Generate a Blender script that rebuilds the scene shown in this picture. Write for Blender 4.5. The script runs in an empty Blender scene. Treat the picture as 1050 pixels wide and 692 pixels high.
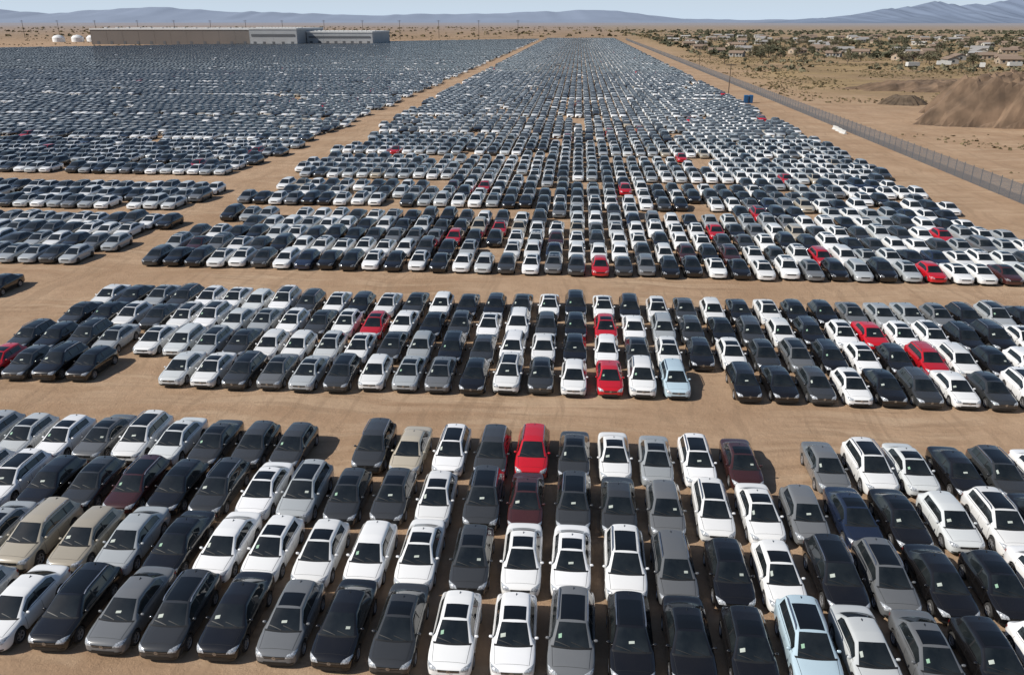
import bpy, bmesh, math, random
import numpy as np
from mathutils import Vector, Matrix, noise as mnoise
from mathutils.bvhtree import BVHTree

rng = random.Random(11)
nrg = np.random.default_rng(5)
scene = bpy.context.scene
coll = scene.collection

# ------------------------------------------------------------------ camera
PITCH = math.radians(21.63); YAW = math.radians(4.55); CAMH = 23.6
cam_d = bpy.data.cameras.new("camera"); cam = bpy.data.objects.new("camera", cam_d)
coll.objects.link(cam); scene.camera = cam
cam.location = (0, 0, CAMH); cam.rotation_euler = (math.radians(90) - PITCH, 0, YAW)
cam_d.lens = 28; cam_d.sensor_width = 36; cam_d.clip_start = 0.5; cam_d.clip_end = 90000
scene.view_settings.view_transform = 'Standard'; scene.view_settings.look = 'None'
scene.view_settings.exposure = 0

FPX = 1024 * 28 / 36.0
def project(X, Y, Z):
    r = X * math.cos(YAW) + Y * math.sin(YAW); d = -X * math.sin(YAW) + Y * math.cos(YAW)
    dz = Z - CAMH
    dep = d * math.cos(PITCH) - dz * math.sin(PITCH); up = d * math.sin(PITCH) + dz * math.cos(PITCH)
    if dep < 1: return (-9999, -9999, dep)
    return (512 + FPX * r / dep, 337 - FPX * up / dep, dep)

# ------------------------------------------------------------------ light
SUN_EL = math.radians(40); sx, sy = -0.93, -0.37
world = bpy.data.worlds.new("World"); scene.world = world; world.use_nodes = True
nt = world.node_tree; nt.nodes.clear()
sky = nt.nodes.new("ShaderNodeTexSky"); sky.sky_type = 'NISHITA'; sky.sun_disc = False
sky.sun_elevation = SUN_EL; sky.sun_rotation = math.atan2(sx, sy) % (2 * math.pi)
sky.air_density = 1.0; sky.dust_density = 0.8; sky.ozone_density = 2.0
tcw = nt.nodes.new("ShaderNodeTexCoord"); spw = nt.nodes.new("ShaderNodeSeparateXYZ"); nt.links.new(tcw.outputs["Generated"], spw.inputs[0])
mrw = nt.nodes.new("ShaderNodeMapRange"); mrw.interpolation_type = 'SMOOTHSTEP'
mrw.inputs[1].default_value = -0.02; mrw.inputs[2].default_value = 0.15; mrw.inputs[3].default_value = 1; mrw.inputs[4].default_value = 0
nt.links.new(spw.outputs[2], mrw.inputs[0])
mxw = nt.nodes.new("ShaderNodeMix"); mxw.data_type = 'RGBA'; mxw.inputs[7].default_value = (7.2, 8.6, 10.2, 1)
nt.links.new(mrw.outputs[0], mxw.inputs[0]); nt.links.new(sky.outputs[0], mxw.inputs[6])
bg = nt.nodes.new("ShaderNodeBackground"); bg.inputs[1].default_value = 0.085
wo = nt.nodes.new("ShaderNodeOutputWorld")
nt.links.new(mxw.outputs[2], bg.inputs[0]); nt.links.new(bg.outputs[0], wo.inputs[0])
sl = bpy.data.lights.new("sun", 'SUN'); sl.energy = 5.0; sl.angle = math.radians(0.5); sl.color = (1, 0.95, 0.87)
so = bpy.data.objects.new("sun", sl); coll.objects.link(so)
n = math.hypot(sx, sy); ldir = Vector((-sx / n * math.cos(SUN_EL), -sy / n * math.cos(SUN_EL), -math.sin(SUN_EL)))
so.rotation_euler = ldir.to_track_quat('-Z', 'Y').to_euler(); so.location = (0, 0, 200)

# ------------------------------------------------------------------ materials
def new_mat(name):
    m = bpy.data.materials.new(name); m.use_nodes = True
    t = m.node_tree; b = t.nodes["Principled BSDF"]; return m, t, b
def N(t, typ, **kw):
    nd = t.nodes.new(typ)
    for k, v in kw.items(): setattr(nd, k, v)
    return nd
def simple(name, col, rough=0.6, metal=0.0, noise=0.15, scale=3.0, coat=0.0, lo=None, hi=None, ior=1.5):
    m, t, b = new_mat(name)
    tc = N(t, "ShaderNodeTexCoord"); nz = N(t, "ShaderNodeTexNoise"); nz.inputs["Scale"].default_value = scale
    nz.inputs["Detail"].default_value = 4
    t.links.new(tc.outputs["Object"], nz.inputs["Vector"])
    mx = N(t, "ShaderNodeMix", data_type='RGBA')
    mx.inputs[6].default_value = tuple(c * (1 - noise) for c in (lo or col)) + (1,)
    mx.inputs[7].default_value = tuple(min(1, c * (1 + noise)) for c in (hi or col)) + (1,)
    mr = N(t, "ShaderNodeMapRange"); mr.inputs[1].default_value = .3; mr.inputs[2].default_value = .7
    t.links.new(nz.outputs[0], mr.inputs[0]); t.links.new(mr.outputs[0], mx.inputs[0]); t.links.new(mx.outputs[2], b.inputs["Base Color"])
    b.inputs["Roughness"].default_value = rough; b.inputs["Metallic"].default_value = metal
    b.inputs["Coat Weight"].default_value = coat; b.inputs["IOR"].default_value = ior
    return m

def paint_mat(name, use_attr):
    m, t, b = new_mat(name)
    if use_attr:
        src = N(t, "ShaderNodeAttribute", attribute_name="paint_color"); col = src.outputs["Color"]
    else:
        src = N(t, "ShaderNodeObjectInfo"); col = src.outputs["Color"]
    geo = N(t, "ShaderNodeNewGeometry"); sep = N(t, "ShaderNodeSeparateXYZ")
    t.links.new(geo.outputs["Normal"], sep.inputs[0])
    nz = N(t, "ShaderNodeTexNoise"); nz.inputs["Scale"].default_value = 0.8; nz.inputs["Detail"].default_value = 3
    t.links.new(geo.outputs["Position"], nz.inputs["Vector"])
    mr = N(t, "ShaderNodeMapRange"); mr.inputs[1].default_value = -0.2; mr.inputs[2].default_value = 1.0
    mr.inputs[3].default_value = 0.01; mr.inputs[4].default_value = 0.025
    t.links.new(sep.outputs[2], mr.inputs[0])
    mu = N(t, "ShaderNodeMath", operation='MULTIPLY'); t.links.new(mr.outputs[0], mu.inputs[0]); t.links.new(nz.outputs[0], mu.inputs[1])
    mx = N(t, "ShaderNodeMix", data_type='RGBA'); mx.inputs[7].default_value = (0.42, 0.34, 0.25, 1)
    t.links.new(mu.outputs[0], mx.inputs[0]); t.links.new(col, mx.inputs[6]); t.links.new(mx.outputs[2], b.inputs["Base Color"])
    b.inputs["Roughness"].default_value = 0.22; b.inputs["Metallic"].default_value = 0.0; b.inputs["Specular IOR Level"].default_value = 0.35
    b.inputs["Coat Weight"].default_value = 1.0; b.inputs["Coat Roughness"].default_value = 0.10 if use_attr else 0.03; b.inputs["Coat IOR"].default_value = 1.55
    return m
M_PAINT = paint_mat("car_paint", False); M_PAINTA = paint_mat("car_paint_field", True)
M_GLASS = simple("car_glass", None, 0.03, 0, 0.0, 1.1, 0, (.005, .007, .008), (.022, .026, .027), 1.65)
M_GLASS_SKY = simple("distant_glass_painted_sky", None, 0.12, 0, 0.0, .5, 0, (.02, .024, .027), (.09, .10, .105), 1.6)  # lighter base colour paints in the sky reflection on far car windows
M_ROOFGLASS = simple("roof_glass", (.006, .007, .008), 0.03, 0, 0.0, 2.4, 0, None, None, 1.6)
M_BLACK = simple("black_plastic", (0.014, 0.014, 0.014), 0.5)
M_TYRE = simple("tyre_rubber", (0.025, 0.024, 0.023), 0.85)
M_RIM = simple("alloy_rim", (0.42, 0.42, 0.43), 0.35, 0.7)
M_CHROME = simple("chrome_trim", (0.6, 0.6, 0.61), 0.2, 0.9)
M_LAMP = simple("headlight_lens", (0.42, 0.44, 0.46), 0.10, 0.2, 0.65, 16, 1.0)
M_TAIL = simple("tail_light_lens", (0.30, 0.01, 0.01), 0.2, 0, 0.2, 5, 1.0)
M_PAPER = simple("paper_sticker", (0.42, 0.46, 0.41), 0.7)
M_GREEN = simple("green_sticker", (0.26, 0.42, 0.30), 0.7)

# ------------------------------------------------------------------ mesh helpers
def make_mesh(name, verts, faces, mats, midx=None, smooth=False):
    me = bpy.data.meshes.new(name); me.from_pydata([tuple(v) for v in verts], [], faces)
    for m in mats: me.materials.append(m)
    if midx is not None: me.polygons.foreach_set("material_index", midx)
    if smooth: me.polygons.foreach_set("use_smooth", [True] * len(faces))
    me.update(); return me
def add_obj(name, me, parent=None, loc=(0, 0, 0), rot=(0, 0, 0)):
    o = bpy.data.objects.new(name, me); coll.objects.link(o)
    if parent is not None: o.parent = parent
    o.location = loc; o.rotation_euler = rot
    return o
def box_vf(x0, x1, y0, y1, z0, z1, off=0):
    v = [(x0, y0, z0), (x1, y0, z0), (x1, y1, z0), (x0, y1, z0), (x0, y0, z1), (x1, y0, z1), (x1, y1, z1), (x0, y1, z1)]
    f = [(0, 3, 2, 1), (4, 5, 6, 7), (0, 1, 5, 4), (1, 2, 6, 5), (2, 3, 7, 6), (3, 0, 4, 7)]
    return v, [tuple(i + off for i in q) for q in f]
class Builder:
    def __init__(s): s.v = []; s.f = []; s.m = []
    def add(s, v, f, m=0):
        o = len(s.v); s.v += [tuple(p) for p in v]; s.f += [tuple(i + o for i in q) for q in f]; s.m += [m] * len(f)
    def box(s, x0, x1, y0, y1, z0, z1, m=0):
        v, f = box_vf(x0, x1, y0, y1, z0, z1); s.add(v, f, m)
    def mesh(s, name, mats, smooth=False): return make_mesh(name, s.v, s.f, mats, s.m, smooth)

# ------------------------------------------------------------------ car models
FRONT_LOW = [(0, .58, .26, .40, .50, .58), (.07, .75, .20, .40, .53, .63), (.25, .86, .18, .42, .58, .70), (.6, .895, .17, .45, .62, .78),
             (1.2, .90, .16, .45, .66, .87), (2.3, .905, .16, .45, .66, .89)]
FRONT_TOP = [(0, -.02, .53, .62, .49, .645, .42, .665, .2, .685, .69), (.07, -.02, .69, .68, .63, .705, .52, .73, .26, .75, .755),
             (.25, 0, .79, .75, .72, .775, .58, .805, .30, .825, .83), (.7, 0, .82, .83, .74, .86, .62, .885, .32, .90, .905),
             (1.12, .12, .82, .89, .76, .915, .66, .94, .34, .955, .96), (1.22, .12, .84, .91, .79, .935, .72, .95, .37, .965, .97)]
def mk(kind):
    if kind == 'sedan':
        low = FRONT_LOW + [(3.6, .905, .17, .45, .68, .91), (4.2, .88, .2, .45, .70, .92), (4.5, .83, .22, .46, .70, .90), (4.61, .74, .25, .46, .66, .84), (4.65, .60, .3, .45, .62, .78)]
        top = FRONT_TOP + [(2.0, .07, .80, .94, .60, 1.33, .53, 1.375, .28, 1.405, 1.41), (2.5, 0, .80, .95, .60, 1.37, .53, 1.415, .28, 1.445, 1.45),
              (3.3, -.05, .80, .965, .59, 1.33, .52, 1.375, .27, 1.40, 1.405), (3.95, -.1, .79, .985, .70, 1.01, .60, 1.03, .32, 1.05, 1.055),
              (4.1, -.05, .78, .98, .70, 1.0, .58, 1.02, .3, 1.035, 1.04), (4.5, 0, .76, .96, .68, .985, .56, 1.0, .3, 1.01, 1.015),
              (4.61, 0, .68, .90, .6, .93, .5, .945, .25, .955, .96), (4.65, 0, .56, .82, .5, .84, .4, .85, .2, .86, .86)]
        return dict(L=4.65, low=low, top=top, cowl=1.22, head=2.0, rh=3.3, rb=3.95, win=[(1.45, 2.36), (2.46, 3.55)], wheels=(.92, 3.57), zs=1.0, xs=1.0, rails=False)
    if kind == 'hatchback':
        low = FRONT_LOW + [(3.5, .905, .17, .45, .68, .91), (3.95, .88, .2, .46, .72, .92), (4.12, .84, .24, .46, .70, .90), (4.2, .72, .28, .46, .68, .86), (4.24, .60, .32, .46, .66, .82)]
        top = FRONT_TOP + [(1.95, .07, .80, .94, .61, 1.35, .54, 1.395, .28, 1.425, 1.43), (2.5, 0, .80, .95, .61, 1.395, .54, 1.44, .28, 1.47, 1.475),
              (3.3, 0, .80, .965, .60, 1.375, .53, 1.42, .27, 1.445, 1.45), (3.68, -.05, .79, .975, .58, 1.335, .51, 1.38, .27, 1.405, 1.41),
              (4.0, -.06, .79, .985, .68, 1.0, .60, 1.01, .32, 1.03, 1.035), (4.12, -.04, .77, .95, .68, .96, .58, .965, .3, .97, .975),
              (4.2, 0, .66, .90, .6, .905, .5, .91, .25, .915, .915), (4.24, 0, .56, .85, .5, .86, .4, .86, .2, .87, .87)]
        return dict(L=4.24, low=low, top=top, cowl=1.22, head=1.95, rh=3.68, rb=4.0, win=[(1.45, 2.36), (2.46, 3.5)], wheels=(.90, 3.48), zs=1.0, xs=.99, rails=False)
    low = FRONT_LOW + [(3.6, .905, .17, .45, .68, .91), (4.25, .88, .2, .46, .72, .92), (4.46, .84, .24, .46, .70, .90), (4.54, .72, .28, .46, .68, .86), (4.58, .60, .32, .46, .66, .82)]
    top = FRONT_TOP + [(1.98, .07, .80, .94, .61, 1.35, .54, 1.395, .28, 1.425, 1.43), (2.5, 0, .80, .95, .61, 1.39, .54, 1.435, .28, 1.465, 1.47),
          (3.5, 0, .80, .965, .60, 1.38, .53, 1.425, .27, 1.45, 1.455), (4.08, -.05, .79, .975, .58, 1.345, .51, 1.39, .27, 1.415, 1.42),
          (4.38, -.05, .79, .985, .68, 1.0, .60, 1.01, .32, 1.03, 1.035), (4.46, -.03, .77, .95, .68, .96, .58, .965, .3, .97, .975),
          (4.54, 0, .66, .90, .6, .905, .5, .91, .25, .915, .915), (4.58, 0, .56, .85, .5, .86, .4, .86, .2, .87, .87)]
    d = dict(L=4.58, low=low, top=top, cowl=1.22, head=1.98, rh=4.08, rb=4.38, win=[(1.45, 2.36), (2.46, 3.32), (3.42, 4.0)], wheels=(.92, 3.55), zs=1.0, xs=.995, rails=True)
    if kind == 'suv': d['zs'] = 1.14; d['xs'] = 1.035
    return d
def lerp_t(tb, s):
    if s <= tb[0][0]: return tb[0][1:]
    for a, b in zip(tb, tb[1:]):
        if s <= b[0]:
            k = (s - a[0]) / (b[0] - a[0]); return tuple(p + (q - p) * k for p, q in zip(a[1:], b[1:]))
    return tb[-1][1:]

def cage(md, arches=True):
    keys = [r[0] for r in md['top']]
    extra = [w for p in md['win'] for w in p]
    if arches:
        extra += [r[0] for r in md['low']]
        for c in md['wheels']: extra += [c + o for o in (-.40, -.365, -.28, -.14, 0, .14, .28, .365, .40)]
        for h in (md['cowl'], md['head'], md['rh'], md['rb']): extra += [h - .04, h + .04]
    st = list(keys)
    for e in sorted(extra):
        if all(abs(e - s) > .028 for s in st): st.append(e)
    st.sort()
    L = md['L']; V = []; F = []; MI = []
    secs = []
    for s in st:
        w, zl, z3, z4, z5 = lerp_t(md['low'], s); bow, x6, z6, x7, z7, x8, z8, x9, z9, z10 = lerp_t(md['top'], s)
        p1x, p1z, p2z = w - .15, zl, zl + .04
        if arches:
            for c in md['wheels']:
                d = abs(s - c)
                if d < .38:
                    az = .325 + math.sqrt(max(0, .385 ** 2 - d * d))
                    p1x = w - .27; p1z = az - .03; p2z = az; z3 = max(z3, az + .015); z4 = max(z4, az + .05); z5 = max(z5, z4 + .05)
        pts = [(0, 0, zl), (p1x, 0, p1z), (w - .025, 0, p2z), (w, 0, z3), (w, 0, z4), (w - .02, 0, z5), (x6, 0, max(z6, z5 + .01)), (x7, 0, z7),
               (x8, .3 * bow, z8), (x9, .8 * bow, z9), (0, bow, z10)]
        idx_r = []; idx_l = []
        for j, (x, b, z) in enumerate(pts):
            co = (x * md['xs'], s - b - L / 2, z * md['zs'])
            idx_r.append(len(V)); V.append(co)
            if j in (0, 10): idx_l.append(idx_r[-1])
            else: idx_l.append(len(V)); V.append((-co[0], co[1], co[2]))
        secs.append((idx_r, idx_l))
    for i in range(len(st) - 1):
        sm = (st[i] + st[i + 1]) / 2; (r0, l0), (r1, l1) = secs[i], secs[i + 1]
        for j in range(10):
            m = 0; side = (0, 0)
            if j <= 1: m = 5
            elif j in (8, 9) and md['cowl'] < sm < md['head']: m = 1
            elif j in (8, 9) and md['rh'] < sm < md['rb']: m = 2
            elif j in (7, 8, 9) and md['cowl'] - .11 < sm < md['cowl']: m = 6
            elif j == 6:
                if any(a < sm < b for a, b in md['win']): side = (3, 4)
                elif md['win'][0][1] < sm < md['win'][-1][0]: m = 6
            F.append((r0[j], r1[j], r1[j + 1], r0[j + 1])); MI.append(side[0] or m)
            F.append((l0[j], l0[j + 1], l1[j + 1], l1[j])); MI.append(side[1] or m)
    for (r, l), fl in ((secs[0], False), (secs[-1], True)):
        for j in range(10):
            if j == 0: q = (r[0], r[1], l[1])
            elif j == 9: q = (r[9], r[10], l[9])
            else: q = (r[j], r[j + 1], l[j + 1], l[j])
            if fl: q = tuple(reversed(q))
            F.append(q); MI.append(5 if j == 0 else 0)
    return V, F, MI

def lathe_x(prof, seg=20):
    V = []; F = []
    for (x, r) in prof:
        for k in range(seg):
            a = 2 * math.pi * k / seg; V.append((x, r * math.cos(a), r * math.sin(a)))
    for i in range(len(prof) - 1):
        for k in range(seg):
            a = i * seg + k; b = i * seg + (k + 1) % seg; F.append((a, b, b + seg, a + seg))
    return V, F
def wheel_meshes(R, tag):
    V, F = lathe_x([(-.10, R * .62), (-.105, R * .93), (-.08, R), (.08, R), (.105, R * .95), (.105, R * .68), (.09, R * .66)], 22)
    tyre = make_mesh("tyre_" + tag, V, F, [M_TYRE], None, True)
    B = Builder(); v, f = lathe_x([(.07, R * .66), (.055, R * .3), (.05, 0.001)], 22); B.add(v, f, 1)
    v, f = lathe_x([(.098, R * .69), (.10, R * .66), (.095, R * .60), (.07, R * .58)], 22); B.add(v, f, 0)
    v, f = lathe_x([(.085, R * .001), (.088, R * .13), (.06, R * .17)], 12); B.add(v, f, 0)
    for k in range(5):
        a = 2 * math.pi * k / 5; c, s_ = math.cos(a), math.sin(a)
        def P(x, u, w): return (x, u * c - w * s_, u * s_ + w * c)
        B.add([P(.084, R * .1, -.035), P(.084, R * .1, .035), P(.09, R * .62, .025), P(.09, R * .62, -.025), P(.06, R * .1, -.04), P(.06, R * .1, .04), P(.06, R * .62, .03), P(.06, R * .62, -.03)],
              [(0, 1, 2, 3), (0, 3, 7, 4), (1, 5, 6, 2)], 0)
    return tyre, B.mesh("rim_" + tag, [M_RIM, M_BLACK])

def subdivide(V, F, MI, lev, nm=7):
    me = make_mesh("tmp", V, F, [M_PAINT] * nm, MI, True)
    bm = bmesh.new(); bm.from_mesh(me); bmesh.ops.recalc_face_normals(bm, faces=bm.faces); bm.to_mesh(me); bm.free()
    ob = add_obj("tmp", me); md_ = ob.modifiers.new("s", 'SUBSURF'); md_.levels = lev; md_.render_levels = lev
    bpy.context.view_layer.update()
    dg = bpy.context.evaluated_depsgraph_get(); ev = bpy.data.meshes.new_from_object(ob.evaluated_get(dg))
    vs = [v.co.copy() for v in ev.vertices]; fs = [tuple(p.vertices) for p in ev.polygons]; mi = [p.material_index for p in ev.polygons]
    bpy.data.objects.remove(ob); bpy.data.meshes.remove(me); bpy.data.meshes.remove(ev)
    return vs, fs, mi
def build_model(kind):
    md = mk(kind); L = md['L']; V, F, MI = cage(md); zs, xs = md['zs'], md['xs']
    vs, fs, mi = subdivide(V, F, MI, 2)
    bvh = BVHTree.FromPolygons(vs, fs)
    def sub(sel):
        B = Builder(); mp = {}; vv = []; ff = []; mm = []
        for f, m in zip(fs, mi):
            if m in sel:
                q = []
                for i in f:
                    if i not in mp: mp[i] = len(vv); vv.append(vs[i])
                    q.append(mp[i])
                ff.append(tuple(q)); mm.append(sel.index(m))
        B.v = [tuple(x) for x in vv]; B.f = ff; B.m = mm; return B
    def patch(c, d, nu=8, nv=5, off=.006):
        d = Vector(d).normalized(); c = [Vector((p[0] * xs, p[1] - L / 2, p[2] * zs)) for p in c]; vv = []; ff = []
        for a in range(nv + 1):
            for b in range(nu + 1):
                u, w = b / nu, a / nv; p = (c[0] * (1 - u) + c[1] * u) * (1 - w) + (c[3] * (1 - u) + c[2] * u) * w
                loc, nr, _, _ = bvh.ray_cast(p - d * .9, d)
                if loc is None or (loc - p).length > .35: loc, nr, _, _ = bvh.find_nearest(p)
                if nr.dot(d) > 0: nr = -nr
                vv.append(tuple(loc + nr * off))
        for a in range(nv):
            for b in range(nu):
                i = a * (nu + 1) + b; ff.append((i, i + 1, i + nu + 2, i + nu + 1))
        return vv, ff
    P = {}
    body = sub([0, 5, 6]); fr = (0, 1, 0)
    for sg in (1, -1):
        for s0 in (1.38, 2.41, md['win'][1][1] - .12):
            body.add(*patch([(sg * .9, s0, .28), (sg * .9, s0 + .016, .28), (sg * .86, s0 + .016, .93), (sg * .86, s0, .93)], (-sg, 0, 0), 1, 8, .003), 2)
        for s0 in (2.18, 3.12):
            body.add(*patch([(sg * .9, s0, .80), (sg * .9, s0 + .2, .80), (sg * .9, s0 + .2, .83), (sg * .9, s0, .83)], (-sg, 0, 0), 3, 1, .025), 0)
        body.add(*patch([(sg * .66, .28, .8), (sg * .674, .28, .8), (sg * .734, 1.1, .9), (sg * .72, 1.1, .9)], (0, 0, -1), 1, 8, .003), 2)
        body.add(*patch([(sg * .9, 1.35, .2), (sg * .9, 3.1, .2), (sg * .9, 3.1, .27), (sg * .9, 1.35, .27)], (-sg, 0, 0), 10, 1, .004), 2)
        body.add(*patch([(sg * .50, 0, .28), (sg * .74, .1, .30), (sg * .74, .1, .37), (sg * .50, 0, .37)], fr, 5, 3, .006), 2)
        body.add(*patch([(sg * .86, 1.4, .955), (sg * .86, md['win'][-1][1], .985), (sg * .86, md['win'][-1][1], 1.0), (sg * .86, 1.4, .97)], (-sg, 0, -.3), 12, 1, .006), 2)
    body.add(*patch([(-.64, .27, .8), (.64, .27, .8), (.64, .282, .8), (-.64, .282, .8)], (0, 0, -1), 10, 1, .003), 2)
    body.add(*patch([(-.55, L - .02, .82), (.55, L - .02, .82), (.55, L, .80), (-.55, L, .80)], (0, -1, 0), 8, 1, .004), 2)
    for (a, b) in (((-.05, 1.02), (-.62, 1.30)), ((.55, 1.02), (-.02, 1.26))):
        body.add(*patch([(a[0], a[1] + .08, .96), (a[0], a[1] + .11, .96), (b[0], b[1] + .03, 1.0), (b[0], b[1], 1.0)], (0, 0, -1), 1, 8, .012), 2)
    fin_s = md['rh'] - .15; fz = lerp_t(md['top'], fin_s)[-1] * zs
    body.add([(-.02, fin_s - L / 2 - .1, fz - .01), (.02, fin_s - L / 2 - .1, fz - .01), (.02, fin_s - L / 2 + .06, fz - .01), (-.02, fin_s - L / 2 + .06, fz - .01), (0, fin_s - L / 2 + .05, fz + .06)],
             [(0, 1, 4), (1, 2, 4), (2, 3, 4), (3, 0, 4)], 2)
    P['body'] = body.mesh("body_" + kind, [M_PAINT, M_BLACK, M_BLACK], True)
    P['windshield'] = sub([1]).mesh("windshield_" + kind, [M_GLASS], True)
    P['rear_window'] = sub([2]).mesh("rear_window_" + kind, [M_GLASS], True)
    P['side_window'] = [sub([3]).mesh("side_window_" + kind, [M_GLASS], True), sub([4]).mesh("side_window_" + kind, [M_GLASS], True)]
    P['headlight'] = []; P['tail_light'] = []; P['side_mirror'] = []
    for sg in (1, -1):
        B = Builder(); B.add(*patch([(sg * .43, .03, .585), (sg * .74, .10, .565), (sg * .85, .44, .74), (sg * .50, .12, .69)], (-sg * .25, .75, -.55), 8, 6, .007))
        P['headlight'].append(B.mesh("headlight_" + kind, [M_LAMP], True))
        B = Builder(); B.add(*patch([(sg * .42, L - .05, .73), (sg * .85, L - .25, .73), (sg * .85, L - .25, .87), (sg * .42, L - .05, .86)], (-sg * .35, -.9, 0), 8, 5, .007))
        P['tail_light'].append(B.mesh("tail_light_" + kind, [M_TAIL], True))
        B = Builder(); vv = []; ff = []; nu, nv = 10, 6
        for a in range(nv + 1):
            for b in range(nu):
                th = math.pi * a / nv; ph = 2 * math.pi * b / nu; r = math.sin(th) ** .6
                vv.append((sg * (.915 * xs + .085 * math.cos(th)), 1.56 - L / 2 + .055 * r * math.cos(ph), .965 * zs + .065 * r * math.sin(ph)))
        for a in range(nv):
            for b in range(nu): ff.append((a * nu + b, a * nu + (b + 1) % nu, (a + 1) * nu + (b + 1) % nu, (a + 1) * nu + b))
        B.add(vv, ff); v, f = box_vf(min(sg * .78, sg * .88), max(sg * .78, sg * .88), 1.54 - L / 2, 1.60 - L / 2, .92 * zs, .96 * zs); B.add(v, f)
        P['side_mirror'].append(B.mesh("side_mirror_" + kind, [M_PAINT], True))
    B = Builder(); B.add(*patch([(-.41, 0, .555), (.41, 0, .555), (.43, 0, .665), (-.43, 0, .665)], fr, 10, 3, .008), 0)
    B.add(*patch([(-.41, 0, .605), (.41, 0, .605), (.41, 0, .617), (-.41, 0, .617)], fr, 10, 1, .013), 1)
    B.add(*patch([(-.54, 0, .25), (.54, 0, .25), (.46, 0, .42), (-.46, 0, .42)], fr, 10, 3, .008), 0)
    P['grille'] = B.mesh("grille_" + kind, [M_BLACK, M_CHROME], True)
    B = Builder(); yc = -L / 2 - .035; zc = .615 * zs
    ring = []
    for k in range(24):
        a = 2 * math.pi * k / 24
        for rr in (.062, .075): ring.append((rr * math.cos(a), yc, zc + rr * math.sin(a)))
    B.add(ring, [(2 * k, 2 * k + 1, (2 * k + 3) % 48, (2 * k + 2) % 48) for k in range(24)])
    def stroke(x0, z0, x1, z1, w=.008):
        B.add([(x0 - w, yc, zc + z0), (x0 + w, yc, zc + z0), (x1 + w, yc, zc + z1), (x1 - w, yc, zc + z1)], [(0, 1, 2, 3)])
    stroke(-.03, .055, 0, .008); stroke(.03, .055, 0, .008)
    stroke(-.055, .03, -.026, -.05); stroke(-.026, -.05, 0, 0); stroke(0, 0, .026, -.05); stroke(.026, -.05, .055, .03)
    P['emblem'] = B.mesh("emblem_" + kind, [M_CHROME])
    se = md['head'] + (.85 if kind in ('sedan', 'hatchback') else 1.55)
    B = Builder(); B.add(*patch([(-.46, md['head'] + .08, 1.42), (.46, md['head'] + .08, 1.42), (.46, se, 1.45), (-.46, se, 1.45)], (0, 0, -1), 8, 8, .006))
    P['sunroof'] = B.mesh("sunroof_" + kind, [M_ROOFGLASS], True)
    P['windshield_sticker'] = []
    for i_, (mt, x0, s0, dx, dy) in enumerate(((M_PAPER, -.52, 1.38, .20, .13), (M_PAPER, .30, 1.36, .17, .10), (M_GREEN, -.50, 1.40, .12, .14), (M_PAPER, -.12, 1.36, .22, .09), (M_PAPER, -.55, 1.42, .11, .20))):
        B = Builder(); B.add(*patch([(x0, s0, 1.1), (x0 + dx, s0 + .02, 1.1), (x0 + dx, s0 + dy + .02, 1.2), (x0, s0 + dy, 1.2)], (0, 0, -1), 3, 3, .006)); P['windshield_sticker'].append(B.mesh("windshield_sticker", [mt]))
    if md['rails']:
        P['roof_rail'] = []
        for sg in (1, -1):
            B = Builder(); pts = []
            for k in range(12):
                s = md['head'] + .1 + (md['rh'] - md['head'] - .15) * k / 11; tz = lerp_t(md['top'], s)
                h = .05 if 0 < k < 11 else -.01
                pts.append((sg * tz[3] * .955 * xs, s - L / 2, (tz[4] + .025 + h) * zs))
            vv = []
            for p in pts:
                for dx, dz in ((-.022, -.015), (.022, -.015), (.022, .015), (-.022, .015)): vv.append((p[0] + dx, p[1], p[2] + dz))
            ff = [(4 * k + a, 4 * k + (a + 1) % 4, 4 * k + 4 + (a + 1) % 4, 4 * k + 4 + a) for k in range(11) for a in range(4)]
            B.add(vv, ff); P['roof_rail'].append(B.mesh("roof_rail_" + kind, [M_CHROME]))
    R = .325 * zs; P['tyre'], P['rim'] = wheel_meshes(R, kind); P['R'] = R
    mm = {0: 0, 1: 1, 2: 1, 3: 1, 4: 1, 5: 2, 6: 2}
    V2, F2, M2 = cage(md, False); V3, F3, M3 = subdivide(V2, F2, M2, 1)
    for key_, sunr, (Va, Fa, Ma) in (('mid', True, (V2, F2, M2)), ('mid2', False, (V2, F2, M2)), ('fine', True, (V3, F3, M3)), ('fine2', False, (V3, F3, M3))):
        B = Builder(); B.add(Va, Fa); B.m = [mm[m] for m in Ma]
        for c in md['wheels']:
            for sg in (1, -1):
                v, f = lathe_x([(0, .001), (0, .2), (0, R), (-.2, R)], 10)
                B.add([(sg * (.912 * xs + p[0]), c - L / 2 + p[1], R + p[2]) for p in v], f, 2)
        of = .03 if key_[:3] == 'mid' else .012
        for sg in (1, -1):
            B.add(*patch([(sg * .42, .04, .585), (sg * .74, .10, .565), (sg * .85, .46, .74), (sg * .50, .14, .69)], (-sg * .25, .75, -.55), 2, 2, of), 3)
        if sunr: B.add(*patch([(-.44, md['head'] + .10, 1.42), (.44, md['head'] + .10, 1.42), (.44, se, 1.45), (-.44, se, 1.45)], (0, 0, -1), 2, 2, of), 1)
        B.add(*patch([(-.40, 0, .55), (.40, 0, .55), (.42, 0, .66), (-.42, 0, .66)], fr, 2, 1, of), 2)
        P[key_] = B
    P['L'] = L; P['md'] = md
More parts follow.
